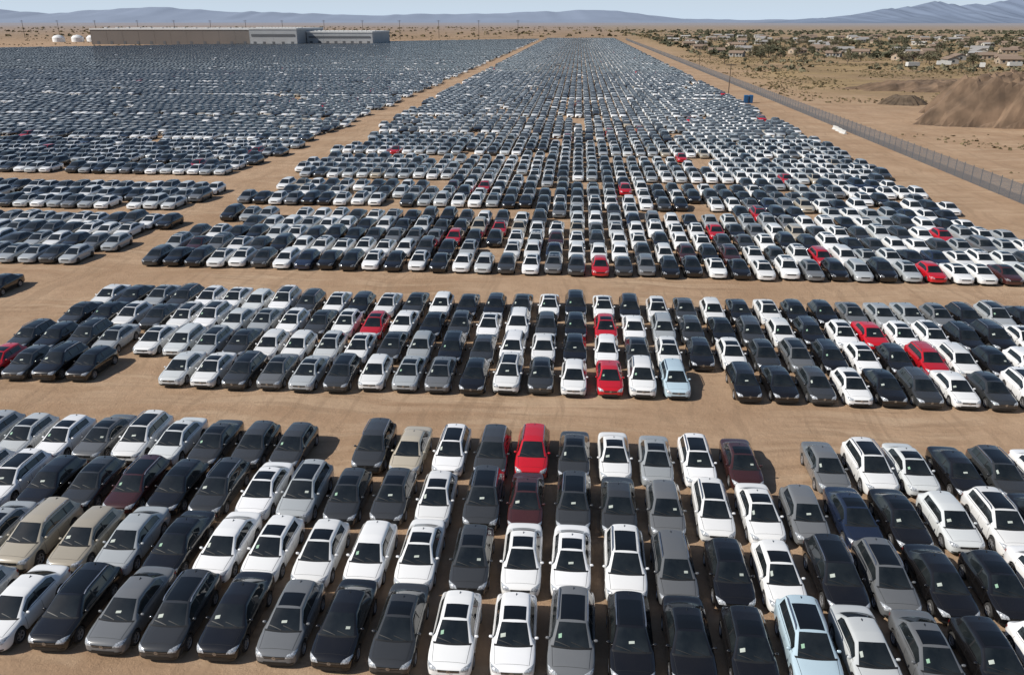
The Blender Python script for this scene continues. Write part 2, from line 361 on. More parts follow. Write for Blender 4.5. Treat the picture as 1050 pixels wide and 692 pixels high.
    def low(stn, wheelstrip=True):
        B = Builder(); vs_ = []
        for s in stn:
            w, zl, z3, z4, z5 = lerp_t(md['low'], s); t = lerp_t(md['top'], s)
            qr = [(w - .08, .02), (w, .26), (w, z5), (t[3], t[6])] if wheelstrip else [(w, .15), (w, z5), (t[3], t[6])]
            for sg, q in ((1, qr), (-1, qr[::-1])):
                for p in q: vs_.append((sg * p[0] * xs, s - L / 2, p[1] * zs))
        n = len(stn); ff = []; fm = []; c = len(vs_) // n; h = c // 2
        for i in range(n - 1):
            sm = (stn[i] + stn[i + 1]) / 2
            for j in range(c - 1):
                m = 0
                if wheelstrip and j in (0, c - 2): m = 2
                elif j in (h - 2, h): m = 1 if md['cowl'] < sm < md['rb'] else 0
                elif j == h - 1: m = 1 if (md['cowl'] < sm < md['head'] or md['rh'] < sm < md['rb']) else 0
                ff.append((i * c + j, i * c + j + 1, i * c + c + j + 1, i * c + c + j)); fm.append(m)
        for b in (0, (n - 1) * c):
            for j in range(h - 1): ff.append((b + j, b + j + 1, b + c - 2 - j, b + c - 1 - j)); fm.append(2 if (wheelstrip and j == 0) else 0)
        B.v = vs_; B.f = ff; B.m = fm; return B
    P['low'] = low([0, .12, .45, md['cowl'], md['head'], md['rh'], md['rb'], L])
    P['vlow'] = low([0, .3, md['cowl'], md['head'], md['rh'], L], False)
    return P
KINDS = ['sedan', 'hatchback', 'wagon', 'suv']
MODELS = {k: build_model(k) for k in KINDS}
WORD = {'sedan': 'sedan', 'hatchback': 'hatchback', 'wagon': 'estate car with roof rails', 'suv': 'tall crossover with roof rails'}
for k in KINDS:
    MODELS[k]['midmesh'] = MODELS[k]['fine'].mesh("car_shape_" + k, [M_PAINT, M_GLASS, M_BLACK, M_LAMP], True)
    MODELS[k]['midmesh2'] = MODELS[k]['fine2'].mesh("car_shape_" + k, [M_PAINT, M_GLASS, M_BLACK, M_LAMP], True)

COL = {'w': ('white', (.80, .80, .79)), 's': ('silver', (.34, .36, .37)), 'e': ('beige', (.40, .355, .28)), 'g': ('grey', (.13, .135, .14)),
       'd': ('dark grey', (.034, .036, .038)), 'k': ('black', (.004, .004, .005)), 'r': ('red', (.45, .006, .014)), 'm': ('dark maroon', (.045, .012, .011)),
       'n': ('dark blue', (.010, .018, .042)), 'b': ('light blue', (.44, .56, .63)), 'l': ('light silver', (.56, .58, .58))}
def rand_col(r, far=False):
    x = r.random()
    tb = (('w', .30), ('k', .17), ('d', .13), ('s', .16), ('l', .07), ('g', .11), ('r', .006), ('e', .02), ('m', .012), ('n', .02), ('b', .002)) if not far else \
         (('w', .36), ('k', .06), ('d', .08), ('s', .21), ('l', .19), ('g', .06), ('r', .007), ('e', .02), ('n', .005))
    for c, p in tb:
        if x < p: return c
        x -= p
    return 'd'

# ------------------------------------------------------------------ layout
PX = 2.32; X0 = .35
cars = []
def patchy(x, y):
    return y > 102 and mnoise.noise(Vector((x / 9, y / 7, 3.3))) > .48
KW = (.38, .34, .19, .09)
def put(k, front, col=None, kind=None, jy=.14, dx=0):
    kind = kind or rng.choices(KINDS, KW)[0]
    L = MODELS[kind]['L']; x = X0 + PX * k + dx
    if patchy(x, front): return
    cars.append((x + rng.uniform(-.09, .09), front + L / 2 + rng.uniform(-jy, jy), rng.uniform(-.022, .022), kind, col or rand_col(rng, front > 125)))
A = [(37.5, -15, "slwgwlddd.dewdrdwswm.gwlkdw"),
     (32.7, -13, "wkdmkdwsddwdmddgwwgnklwk"),
     (27.95, -12, "seeskwwwwwdwwwgkwkgkkw"),
     (23.3, -11, "swkgdkgkdwwgkkkblgkw")]
for fy, k0, st in A:
    ks = set()
    for i, ch in enumerate(st):
        k = k0 + i; ks.add(k)
        if ch != '.': put(k, fy, ch)
    for k in range(-20, 22):
        if k not in ks: put(k, fy)
Bk = [(48.5, -17, "rdkk.lwdgsdwsgkwdwrwb.kkdwkdwdw"), (53.35, -18, "dkdswlsdwwlwdskdwkwddwkwdgkwkkw"), (58.2, -18, "dkwdwwlswdwrwkdwwdkrwsdkdwkwrkw"), (63.05, -18, "wksdwwlwdwkwdwkkdwkwkwdwkwk")]
def bshift(k, r_i):
    if k < -12: return -.45 if r_i < 2 else -.2
    if k < -6: return -.75
    if k < -2: return -.4
    return 0
for r_i, (fy, k0, st) in enumerate(Bk):
    st = list(st)
    if r_i == 1: st[19] = 'w'; st[18] = 'k'; st[17] = 'w'; st[29] = 'r'
    if r_i == 2: st[19] = 'r'; st[28] = 'r'; st[29] = 'w'
    if r_i == 3: st[19] = 'w'
    ks = set()
    for i, ch in enumerate(st):
        k = k0 + i; ks.add(k)
        dx = -2.3 if (r_i == 0 and k < -12) else (-.9 if (r_i == 1 and k < -14) else 0)
        if ch != '.': put(k, fy + bshift(k, r_i), ch, None, .14, dx)
    for k in range(-18 if r_i else -17, 22):
        if k not in ks: put(k, fy + bshift(k, r_i), 'k' if rng.random() < .3 else None)
cars.append((-53.5, 67.5, .05, 'sedan', 'k'))
YEND = 1230
sizes = [5, 3, 4, 5]; y = 76.0; gi = 0
while y < YEND:
    nrow = sizes[gi] if gi < 4 else rng.randint(6, 10)
    base = -19 if y < 100 else -20
    for _ in range(nrow):
        kl = base + rng.choice([0, 0, 0, 0, 1, 1, 2]); kr = 21 - rng.choice([0, 0, 1])
        for k in range(kl, kr + 1):
            if rng.random() > (.02 if y < 101 else .045): put(k, y, jy=.3)
        y += 4.95
    gap = 5.2
    a = [-3, -9, -5, -8][gi] if gi < 4 else rng.randint(-21, 8); c0 = [-21, -21, -21, -21][gi] if gi < 4 else rng.randint(-21, a)
    c1 = [5, 6, 2, 9][gi] if gi < 4 else a + 6
    for k in range(base + 1, 21):
        sand = (c0 <= k <= a) or (c1 <= k <= c1 + [3, 4, 5, 0][gi % 4])
        if not sand and rng.random() < .86: put(k, y + rng.uniform(.0, .2), jy=.3)
    y += gap; gi += 1
def left_rows():
    yy = 76.0; sz = [4, 3, 7, 8]; gp = [5.5, 10.8, 4.5, 5]; i = 0
    while yy < 1200:
        for _ in range(sz[i] if i < 4 else rng.randint(6, 11)): yield yy; yy += 4.98
        yy += gp[i] if i < 4 else rng.uniform(4, 5.5); i += 1
for fy in left_rows():
    XL = -51.0 if fy < 100 else (-53.0 if fy < 120 else -57.0)
    end = XL + rng.choice([0, 0, 1.2, -1.5, -2.3]); k = 0
    while True:
        x = end - PX * k; k += 1
        if fy > 1180 - (-54 - x) * .93: break
        if x < -54 - 0.70 * (fy + 40): break
        if rng.random() < (.02 if fy < 120 else .05) or patchy(x, fy): continue
        kind = rng.choices(KINDS, KW)[0]
        cars.append((x + rng.uniform(-.1, .1), fy + MODELS[kind]['L'] / 2 + rng.uniform(-.3, .3), rng.uniform(-.02, .02), kind, rand_col(rng, fy > 100)))
for (rx, ry) in ((2.7, 78), (35.1, 78), (25, 83), (16.6, 93), (24, 103), (-14.5, 88), (7.4, 120), (-14.5, 118), (42, 93), (-60, 150), (20, 150), (33, 128), (-2, 175), (14, 190)):
    j = min((i for i, c in enumerate(cars) if c[1] > 70), key=lambda i: (cars[i][0] - rx) ** 2 + (cars[i][1] - ry) ** 2)
    cars[j] = cars[j][:4] + ('r',)
info = []
for i, c in enumerate(cars):
    if c[1] > 140: continue
    px, py, dep = project(c[0], c[1], .7)
    mrg = 1500 / dep
    if -mrg < px < 1024 + mrg and py < 674 + 1900 / dep: info.append((dep, i))
info.sort(); indiv = set(i for _, i in info[:298])
print("cars", len(cars), "indiv", len(indiv))

GROUP = "cars parked in tight rows on the dirt lot"
def make_car(c):
    x, y, rot, kind, cc = c; P = MODELS[kind]; L = P['L']; cn, cv = COL[cc]
    r = rng.random
    v = .85 + .3 * r(); col = tuple(min(.83, q * v) for q in cv) + (1,)
    sun = r() < .6
    if y < 72:
        e = bpy.data.objects.new("parked_car", None); coll.objects.link(e); e.empty_display_size = .3
        e.location = (x, y, 0); e.rotation_euler = (0, 0, rot)
        parts = [('body', P['body']), ('windshield', P['windshield']), ('rear_window', P['rear_window']), ('grille', P['grille']), ('emblem', P['emblem'])]
        for nm in ('side_window', 'headlight', 'tail_light', 'side_mirror'): parts += [(nm, m) for m in P[nm]]
        if sun: parts.append(('sunroof', P['sunroof']))
        if r() < .65: parts.append(('windshield_sticker', rng.choice(P['windshield_sticker'])))
        if 'roof_rail' in P: parts += [('roof_rail', m) for m in P['roof_rail']]
        for nm, m in parts:
            o = bpy.data.objects.new(nm, m); o.parent = e
            if nm in ('body', 'side_mirror'): o.color = col
            coll.objects.link(o)
        for s in P['md']['wheels']:
            for sg in (1, -1):
                w = bpy.data.objects.new("wheel", P['tyre']); w.parent = e
                w.location = (sg * (.79 * P['md']['xs']), s - L / 2, P['R']); w.rotation_euler = (r() * 6, 0, 0) if sg > 0 else (r() * 6, 0, math.pi)
                coll.objects.link(w); q = bpy.data.objects.new("rim", P['rim']); q.parent = w; coll.objects.link(q)
    else:
        e = bpy.data.objects.new("parked_car", P['midmesh'] if sun else P['midmesh2']); coll.objects.link(e); e.location = (x, y, 0); e.rotation_euler = (0, 0, rot); e.color = col
    if kind in ('wagon', 'suv'): e["label"] = f"{cn} {WORD[kind]}" + (" and glass sunroof" if sun else "") + " on dirt"
    else: e["label"] = f"{cn} {WORD[kind]}" + (" with a glass sunroof" if sun else "") + " parked on packed dirt"
    e["category"] = "car"; e["group"] = GROUP
for i in sorted(indiv): make_car(cars[i])

def pack(B):
    lv = np.array([i for f in B.f for i in f], dtype=np.int64); lt = np.array([len(f) for f in B.f]); return np.array(B.v, dtype=np.float64), lv, lt, np.array(B.m)
QS = ('fine', 'fine2', 'mid', 'mid2', 'low', 'vlow')
PK = {(k, q): pack(MODELS[k][q]) for k in KINDS for q in QS}
VV = []; LV = []; LT = []; MM = []; CC = []; SM = []; off = 0
sets = {}
for i, c in enumerate(cars):
    if i in indiv: continue
    d2 = '' if rng.random() < .5 else '2'
    q = 'fine' + d2 if c[1] < 100 else 'mid' + d2 if c[1] < 170 else 'low' if c[1] < 400 else 'vlow'
    sets.setdefault((c[3], q), []).append(c)
for key, lst in sets.items():
    V, lv, lt, mi = PK[key]; n = len(lst); a = np.array([c[2] for c in lst]); ca, sa = np.cos(a), np.sin(a)
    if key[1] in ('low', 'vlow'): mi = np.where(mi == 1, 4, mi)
    px = np.array([c[0] for c in lst]); py = np.array([c[1] for c in lst])
    X = px[:, None] + V[None, :, 0] * ca[:, None] - V[None, :, 1] * sa[:, None]
    Y = py[:, None] + V[None, :, 0] * sa[:, None] + V[None, :, 1] * ca[:, None]
    Z = np.repeat(V[None, :, 2], n, 0)
    VV.append(np.stack([X, Y, Z], 2).reshape(-1, 3))
    LV.append((lv[None, :] + (off + np.arange(n) * len(V))[:, None]).reshape(-1)); LT.append(np.tile(lt, n)); MM.append(np.tile(mi, n))
    SM.append(np.full(len(lt) * n, key[1] != 'vlow'))
    cl = np.array([COL[c[4]][1] + (1.0,) for c in lst]); cl[:, :3] *= nrg.uniform(.9, 1.06, (n, 1)); CC.append(np.repeat(cl, len(V), 0)); off += n * len(V)
def np_mesh(name, V, lv, lt, mi, mats, cols=None, sm=None):
    me = bpy.data.meshes.new(name); me.vertices.add(len(V)); me.vertices.foreach_set("co", V.astype(np.float32).ravel())
    me.loops.add(len(lv)); me.loops.foreach_set("vertex_index", lv.astype(np.int32))
    me.polygons.add(len(lt)); st = np.concatenate([[0], np.cumsum(lt)[:-1]]).astype(np.int32); me.polygons.foreach_set("loop_start", st)
    for m in mats: me.materials.append(m)
    me.polygons.foreach_set("material_index", mi.astype(np.int32))
    if sm is not None: me.polygons.foreach_set("use_smooth", sm)
    if cols is not None:
        at = me.attributes.new("paint_color", 'FLOAT_COLOR', 'POINT'); at.data.foreach_set("color", cols.astype(np.float32).ravel())
    me.update(calc_edges=True); return me
me = np_mesh("distant_parked_cars", np.concatenate(VV), np.concatenate(LV), np.concatenate(LT), np.concatenate(MM), [M_PAINTA, M_GLASS, M_BLACK, M_LAMP, M_GLASS_SKY], np.concatenate(CC), np.concatenate(SM))
o = add_obj("distant_parked_cars", me); o["kind"] = "stuff"; o["category"] = "cars"; o["label"] = "thousands of stored cars in tight rows across the desert lot"

# ------------------------------------------------------------------ ground
m, t, b = new_mat("desert_dirt")
geo = N(t, "ShaderNodeNewGeometry")
wv = N(t, "ShaderNodeTexNoise"); wv.inputs["Scale"].default_value = .06; wv.inputs["Detail"].default_value = 2; t.links.new(geo.outputs["Position"], wv.inputs["Vector"])
wsc = N(t, "ShaderNodeVectorMath", operation='SCALE'); t.links.new(wv.outputs["Color"], wsc.inputs[0]); wsc.inputs["Scale"].default_value = 7.0
wadd = N(t, "ShaderNodeVectorMath", operation='ADD'); t.links.new(geo.outputs["Position"], wadd.inputs[0]); t.links.new(wsc.outputs[0], wadd.inputs[1])
def noise(scale, detail=6, stretch=None, rough=.55, rot=0):
    nz = N(t, "ShaderNodeTexNoise"); nz.inputs["Scale"].default_value = scale; nz.inputs["Detail"].default_value = detail; nz.inputs["Roughness"].default_value = rough
    if stretch:
        mp = N(t, "ShaderNodeMapping"); mp.inputs["Scale"].default_value = stretch; mp.inputs["Rotation"].default_value = (0, 0, rot)
        t.links.new(wadd.outputs[0], mp.inputs[0]); t.links.new(mp.outputs[0], nz.inputs["Vector"])
    else: t.links.new(geo.outputs["Position"], nz.inputs["Vector"])
    return nz.outputs[0]
def mixc(f, a, c):
    x = N(t, "ShaderNodeMix", data_type='RGBA')
    for s, i in ((a, 6), (c, 7)):
        if isinstance(s, tuple): x.inputs[i].default_value = s + (1,)
        else: t.links.new(s, x.inputs[i])
    if isinstance(f, float): x.inputs[0].default_value = f
    else: t.links.new(f, x.inputs[0])
    return x.outputs[2]
def rng_(v, a, b_, c=0., d=1.):
    r = N(t, "ShaderNodeMapRange"); r.inputs[1].default_value = a; r.inputs[2].default_value = b_; r.inputs[3].default_value = c; r.inputs[4].default_value = d
    t.links.new(v, r.inputs[0]); return r.outputs[0]
def mul(a, c, op='MULTIPLY'):
    x = N(t, "ShaderNodeMath", operation=op); t.links.new(a, x.inputs[0]); t.links.new(c, x.inputs[1]); return x.outputs[0]
c0 = mixc(rng_(noise(.10, 8), .35, .65), (.345, .225, .140), (.45, .312, .205))
c1 = mixc(rng_(noise(.5, 10, None, .8), .42, .64, 0, .45), c0, (.255, .165, .10))
brk = rng_(noise(.08, 3), .40, .56)
c2 = mixc(mul(brk, rng_(noise(1, 4, (.035, .8, 1)), .48, .60, 0, .5)), c1, (.49, .36, .245))
c2 = mixc(mul(brk, rng_(noise(1.01, 3, (.022, 2.0, 1.7), .5, .05), .54, .62, 0, .42)), c2, (.24, .16, .10))
c3 = mixc(rng_(noise(1, 4, (1.3, .03, 1), .5, -.04), .54, .62, 0, .38), c2, (.265, .18, .115))
sep = N(t, "ShaderNodeSeparateXYZ"); t.links.new(geo.outputs["Position"], sep.inputs[0])
sc = rng_(noise(.018, 9, None, .7), .40, .58, 0, .8)
outR = rng_(sep.outputs[0], 66, 100)
outF = rng_(sep.outputs[1], 900, 1300)
gold = mul(mul(outR, rng_(sep.outputs[1], 250, 340)), rng_(noise(.03, 6), .35, .5, 0, .9))
c3 = mixc(gold, c3, (.35, .25, .125))
scm = mul(mul(outR, rng_(sep.outputs[1], 230, 330)), outF, 'MAXIMUM')
c4 = mixc(mul(scm, sc), c3, (.21, .145, .085))
fine = mul(scm, rng_(noise(.35, 7, None, .78), .53, .62, 0, .7))
c4 = mixc(fine, c4, (.15, .115, .06))
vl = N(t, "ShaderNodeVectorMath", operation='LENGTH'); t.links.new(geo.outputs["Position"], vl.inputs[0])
c5_haze = mixc(rng_(vl.outputs["Value"], 1200, 7000, 0, .85), c4, (.27, .27, .30))  # aerial haze painted into the dirt colour, stronger with distance
t.links.new(c5_haze, b.inputs["Base Color"]); b.inputs["Roughness"].default_value = .95; b.inputs["Specular IOR Level"].default_value = .15
bp = N(t, "ShaderNodeBump"); bp.inputs["Strength"].default_value = .7; bp.inputs["Distance"].default_value = .18
t.links.new(noise(1.4, 10, None, .8), bp.inputs["Height"]); t.links.new(bp.outputs[0], b.inputs["Normal"])
M_DIRT = m
S = 45000
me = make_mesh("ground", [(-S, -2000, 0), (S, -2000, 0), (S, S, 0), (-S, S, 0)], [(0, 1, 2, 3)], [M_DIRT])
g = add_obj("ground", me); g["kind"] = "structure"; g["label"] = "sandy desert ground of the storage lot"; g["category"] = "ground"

# ------------------------------------------------------------------ hills
def hash_noise(n_, seed, k):
    r = np.random.default_rng(seed); a = r.uniform(-1, 1, n_ // k + 4); xs_ = np.arange(n_) / k; i = xs_.astype(int); f = xs_ - i; f = f * f * (3 - 2 * f); return a[i] * (1 - f) + a[i + 1] * f
def ridge(name, label, pts, D, mat, seed, jag=1.0, rel=.06):
    xs_ = np.linspace(pts[0][0], pts[-1][0], 420); ys_ = np.interp(xs_, [p[0] for p in pts], [p[1] for p in pts])
    hpx = np.maximum(0, 21.5 - ys_); amp = np.minimum(1, hpx / 6) * jag
    hpx = hpx + amp * (hash_noise(420, seed, 20) * .9 + hash_noise(420, seed + 1, 7) * .9 + hash_noise(420, seed + 2, 3) * .6)
    z = D * .00106 * np.maximum(hpx, 0); r = D * (xs_ - 525) / 879.
    prof = [(-.16, 0), (-.13, .14), (-.10, .3), (-.07, .48), (-.035, .75), (0, 1), (.06, .7), (.15, 0)]; V = []; F = []
    for i, (dd, h) in enumerate(prof):
        nzv = hash_noise(420, seed + 10 + i, 5) * (0 if h in (0, 1) else rel)
        for j in range(420):
            d = D * (1 + dd)
            X = r[j] * math.cos(YAW) - d * math.sin(YAW); Y = r[j] * math.sin(YAW) + d * math.cos(YAW)
            V.append((X, Y, z[j] * (h + nzv[j]) - (3 if h == 0 else 0)))
    for i in range(len(prof) - 1):
        for j in range(419): F.append((i * 420 + j, i * 420 + j + 1, (i + 1) * 420 + j + 1, (i + 1) * 420 + j))
    o = add_obj(name, make_mesh(name, V, F, [mat], None, True)); o["kind"] = "structure"; o["label"] = label; o["category"] = "hills"
M_H1 = simple("far_hills_hazed_rock", (.215, .26, .345), .95, 0, .06, .0008); M_H2 = simple("mountain_hazed_rock", (.155, .195, .27), .95, 0, .12, .001)  # blue of the distant air is put into both rock base colours
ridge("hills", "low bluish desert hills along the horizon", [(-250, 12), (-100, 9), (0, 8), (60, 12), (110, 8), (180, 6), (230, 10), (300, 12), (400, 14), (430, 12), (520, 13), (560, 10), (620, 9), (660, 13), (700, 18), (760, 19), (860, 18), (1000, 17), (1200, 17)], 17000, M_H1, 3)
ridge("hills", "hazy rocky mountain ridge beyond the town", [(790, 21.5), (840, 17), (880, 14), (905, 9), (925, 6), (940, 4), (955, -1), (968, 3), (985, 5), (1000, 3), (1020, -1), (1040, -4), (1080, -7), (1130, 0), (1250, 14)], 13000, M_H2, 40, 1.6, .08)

# ------------------------------------------------------------------ earth mounds outside the fence
M_EARTH = simple("dug_earth", (.15, .10, .065), .95, 0, .45, .2); M_EARTH2 = simple("dark_dug_earth", (.10, .072, .048), .95, 0, .35, .5)
def mound(cx, cy, rx, ry, h, seed, label, mat, steep=3.2, rough=.3):
    n1 = 110; V = []; F = []
    for i in range(n1 + 1):
        for j in range(n1 + 1):
            u, v = i / n1 * 2 - 1, j / n1 * 2 - 1; d = math.hypot(u, v); ang = math.atan2(v, u)
            e = .76 + .24 * mnoise.fractal(Vector((math.cos(ang) * 1.9 + seed, math.sin(ang) * 1.9, seed)), 1, 2, 5)
            k = max(0, 1 - d / e); p = Vector((u * rx * .14, v * ry * .14, seed))
            z = h * min(1, k * steep) ** .8
            z += h * rough * min(1, k * 4) * (mnoise.ridged_multi_fractal(p, .8, 2.2, 6, .9, 2) - 1.0)
            V.append((cx + u * rx, cy + v * ry, z if k > 0 else -.06))
    for i in range(n1):
        for j in range(n1): a = i * (n1 + 1) + j; F.append((a, a + n1 + 1, a + n1 + 2, a + 1))
    o = add_obj("earth_mound", make_mesh("earth_mound", V, F, [mat], None, False)); o["kind"] = "structure"; o["label"] = label; o["category"] = "dirt mound"
mound(147, 220, 74, 42, 10, 1, "large eroded brown earth bank beyond the fence", M_EARTH, 6, .36)
mound(99, 262, 10, 6, 2.4, 2, "small dark pile of dug earth on sandy ground", M_EARTH2, 2)
mound(150, 318, 60, 18, 3.0, 5, "low brown earth berm beside the large bank", M_EARTH)
mound(118, 166, 26, 9, 1.0, 6, "low sandy rise with dry scrub", M_DIRT, 2)

# ------------------------------------------------------------------ scrub + trees
M_SCRUB = simple("dry_scrub", (.16, .125, .065), .95, 0, .4, .3); M_LEAF = simple("tree_foliage", (.085, .085, .05), .9, 0, .5, .6)
M_LEAF2 = simple("pale_foliage", (.14, .125, .075), .9, 0, .4, .6); M_BARK = simple("bark", (.12, .09, .065), .9)
def leaf_cloud(r, centres, radii, nper, size):
    V = []; F = []
    for c, R in zip(centres, radii):
        d = r.normal(size=(nper, 3)); d /= np.linalg.norm(d, axis=1)[:, None]; p = np.array(c) + d * (R * r.uniform(.35, 1.05, (nper, 1))) * np.array([1, 1, .8])
        for q in p:
            a = r.normal(size=3); a /= np.linalg.norm(a); b_ = np.cross(a, r.normal(size=3)); b_ /= np.linalg.norm(b_) + 1e-6; s = size * r.uniform(.6, 1.3)
            o_ = len(V); V += [tuple(q - a * s), tuple(q + b_ * s * .7), tuple(q + a * s), tuple(q - b_ * s * .7)]; F.append((o_, o_ + 1, o_ + 2, o_ + 3))
    return V, F
tree_meshes = []
for s in range(6):
    r = np.random.default_rng(100 + s)
    cs = [(r.uniform(-.28, .28), r.uniform(-.28, .28), r.uniform(.45, .92)) for _ in range(9)]
    V, F = leaf_cloud(r, cs, [r.uniform(.13, .24) for _ in cs], 34, .05)
    crown = make_mesh("crown", V, F, [M_LEAF if s % 2 else M_LEAF2])
    B = Builder()
    def limb(p0, p1, r0, r1):
        d = (Vector(p1) - Vector(p0)).normalized(); a = d.orthogonal().normalized(); b_ = d.cross(a); vv = []
        for p, rr in ((p0, r0), (p1, r1)):
            for k in range(6): vv.append(tuple(Vector(p) + (a * math.cos(k * 1.047) + b_ * math.sin(k * 1.047)) * rr))
        B.add(vv, [(k, (k + 1) % 6, 6 + (k + 1) % 6, 6 + k) for k in range(6)])
    limb((0, 0, -.02), (.01, 0, .4), .035, .024)
    for c in cs[:6]: limb((.01, 0, .36), c, .018, .006)
    tree_meshes.append((crown, B.mesh("trunk", [M_BARK])))
def tree(x, y, h):
    ti = rng.randrange(6); cm, tm = tree_meshes[ti]
    e = bpy.data.objects.new("tree", None); coll.objects.link(e); e.location = (x, y, 0); e.scale = (h * 1.2, h * 1.2, h); e.rotation_euler = (0, 0, rng.uniform(0, 6)); e.empty_display_size = .3
    for nm, mm2 in (("trunk", tm), ("crown", cm)):
        o = bpy.data.objects.new(nm, mm2); o.parent = e; coll.objects.link(o)
    e["label"] = "olive green tree beside low desert houses" if ti % 2 else "pale dusty tree beside low desert houses"; e["category"] = "tree"; e["group"] = "trees around the desert town"
def scatter(name, n_, area, size, mat, label, seed, nface=9, flat=.7, clump=None):
    r = np.random.default_rng(seed); x0, x1, y0, y1 = area; V = []; cnt = 0
    while cnt < n_:
        x = r.uniform(x0, x1); y = y0 + (y1 - y0) * r.uniform() ** 1.2
        px, py, dp = project(x, y, 1)
        if px < -120 or px > 1150: continue
        if clump and mnoise.noise(Vector((x / clump, y / clump, seed))) < r.uniform(-.25, .35): continue
        s = size * r.uniform(.35, 1.6); cnt += 1
        for _ in range(nface):
            d = r.normal(size=3); d /= np.linalg.norm(d); d[2] = abs(d[2]); c = np.array([x, y, 0]) + d * s * np.array([1, 1, flat]) * .6
            a = r.normal(size=3); a /= np.linalg.norm(a); b_ = np.cross(a, d + .01); b_ /= np.linalg.norm(b_) + 1e-6
            q = s * .5; V += [c - a * q, c + b_ * q, c + a * q, c - b_ * q]
    V = np.array(V); V[:, 2] = np.maximum(V[:, 2], -.02); nf = len(V) // 4
    me = np_mesh(name, V, np.arange(len(V)), np.full(nf, 4), np.zeros(nf), [mat]); o = add_obj(name, me); o["kind"] = "stuff"; o["label"] = label; o["category"] = "scrub"
scatter("desert_scrub", 5600, (70, 420, 265, 640), .5, M_SCRUB, "dry low desert bushes on sand beyond the fence", 1, 8, .7, 35)
scatter("near_scrub", 260, (72, 150, 140, 190), .35, M_SCRUB, "sparse dry weeds on graded dirt beside the fence", 9, 8, .7, 14)
scatter("dusty_shrubs", 1500, (90, 900, 430, 1100), 1.7, M_LEAF2, "dusty green shrubs between the town houses", 7, 10, .8, 60)
scatter("town_tree_belt", 1500, (90, 1500, 600, 2400), 3.6, M_LEAF, "far-off belt of dark trees around the town", 2, 12, .8, 90)
scatter("horizon_scrub", 900, (-2200, 200, 1350, 3600), 4, M_SCRUB, "far-off scrub and trees along the desert horizon", 3, 8, .6, 200)
scatter("field_scrub", 700, (-900, -60, 820, 1400), 1.1, M_SCRUB, "sparse dry bushes beyond the car field", 4, 8, .7, 80)

# ------------------------------------------------------------------ town houses
M_W = [simple("stucco_tan", (.36, .29, .22), .9), simple("stucco_cream", (.50, .47, .41), .9), simple("stucco_grey", (.30, .29, .27), .9)]
M_R = [simple("roof_brown", (.22, .16, .12), .9), simple("roof_grey", (.27, .26, .25), .9), simple("roof_pale", (.42, .41, .39), .8)]
M_WIN = simple("house_window", (.03, .04, .05), .15); M_DOOR = simple("house_door", (.10, .07, .05), .7)
def house_set(w, d, h, wm, rm):
    W = Builder(); W.box(-w / 2, w / 2, -d / 2, d / 2, 0, h)
    W.add([(-w / 2, -d / 2, h), (-w / 2, d / 2, h), (-w / 2, 0, h + d * .2)], [(0, 1, 2)]); W.add([(w / 2, -d / 2, h), (w / 2, 0, h + d * .2), (w / 2, d / 2, h)], [(0, 1, 2)])
    Rf = Builder(); e = .5; hr = h + d * .2 + .12; lo = h - .08
    for sg in (1, -1):
        Rf.add([(-w / 2 - e, sg * (d / 2 + e), lo), (w / 2 + e, sg * (d / 2 + e), lo), (w / 2 + e, 0, hr), (-w / 2 - e, 0, hr), (-w / 2 - e, sg * (d / 2 + e), lo + .18), (w / 2 + e, sg * (d / 2 + e), lo + .18), (w / 2 + e, 0, hr + .18), (-w / 2 - e, 0, hr + .18)],
               [(0, 1, 2, 3), (4, 5, 6, 7), (0, 1, 5, 4), (0, 3, 7, 4), (1, 2, 6, 5)])
    Wn = Builder(); Wn.box(-.7, .7, -.04, .04, -.6, .6); Dr = Builder(); Dr.box(-.5, .5, -.05, .05, 0, 2.1)
    return dict(w=w, d=d, wall=W.mesh("wall", [wm]), roof=Rf.mesh("roof", [rm]), win=Wn.mesh("window", [M_WIN]), door=Dr.mesh("door", [M_DOOR]))
HS = [house_set(12, 7.5, 2.7, M_W[0], M_R[0]), house_set(13, 8, 2.8, M_W[1], M_R[1]), house_set(10, 6.5, 2.6, M_W[2], M_R[0]), house_set(14, 4.5, 2.6, M_W[1], M_R[2])]
HL = ["tan stucco bungalow with brown gable roof among trees", "cream stucco house with grey gable roof", "small grey house with brown roof on sandy plot", "long pale mobile home with light roof"]
def house(x, y, i, rot):
    h = HS[i]; e = bpy.data.objects.new("house", None); coll.objects.link(e); e.location = (x, y, 0); e.rotation_euler = (0, 0, rot); e.empty_display_size = .3
    add_obj("wall", h['wall'], e); add_obj("roof", h['roof'], e)
    for k in (-.33, .12, .36): add_obj("window", h['win'], e, (k * h['w'], -h['d'] / 2 - .03, 1.5))
    add_obj("door", h['door'], e, (-.1 * h['w'], -h['d'] / 2 - .03, 0.02))
    add_obj("window", h['win'], e, (-h['w'] / 2 - .03, 0, 1.5), (0, 0, math.pi / 2))
    e["label"] = HL[i]; e["category"] = "house"; e["group"] = "low houses of the desert town"
cnt = 0; placed = []
while cnt < 110:
    y = 520 + 900 * rng.random() ** 1.2; x = rng.uniform(100, 900); p = project(x, y, 2)
    if not (640 < p[0] < 1040) or x < 95 + (y - 470) * .04: continue
    if y < 600 and x < 180: continue
    if any(abs(x - a) < 18 and abs(y - b_) < 15 for a, b_ in placed): continue
    placed.append((x, y)); house(x, y, rng.choices(range(4), (.35, .25, .25, .15))[0], rng.choice([0, .05, 1.57, -.1, .4, -.5])); cnt += 1
cnt = 0
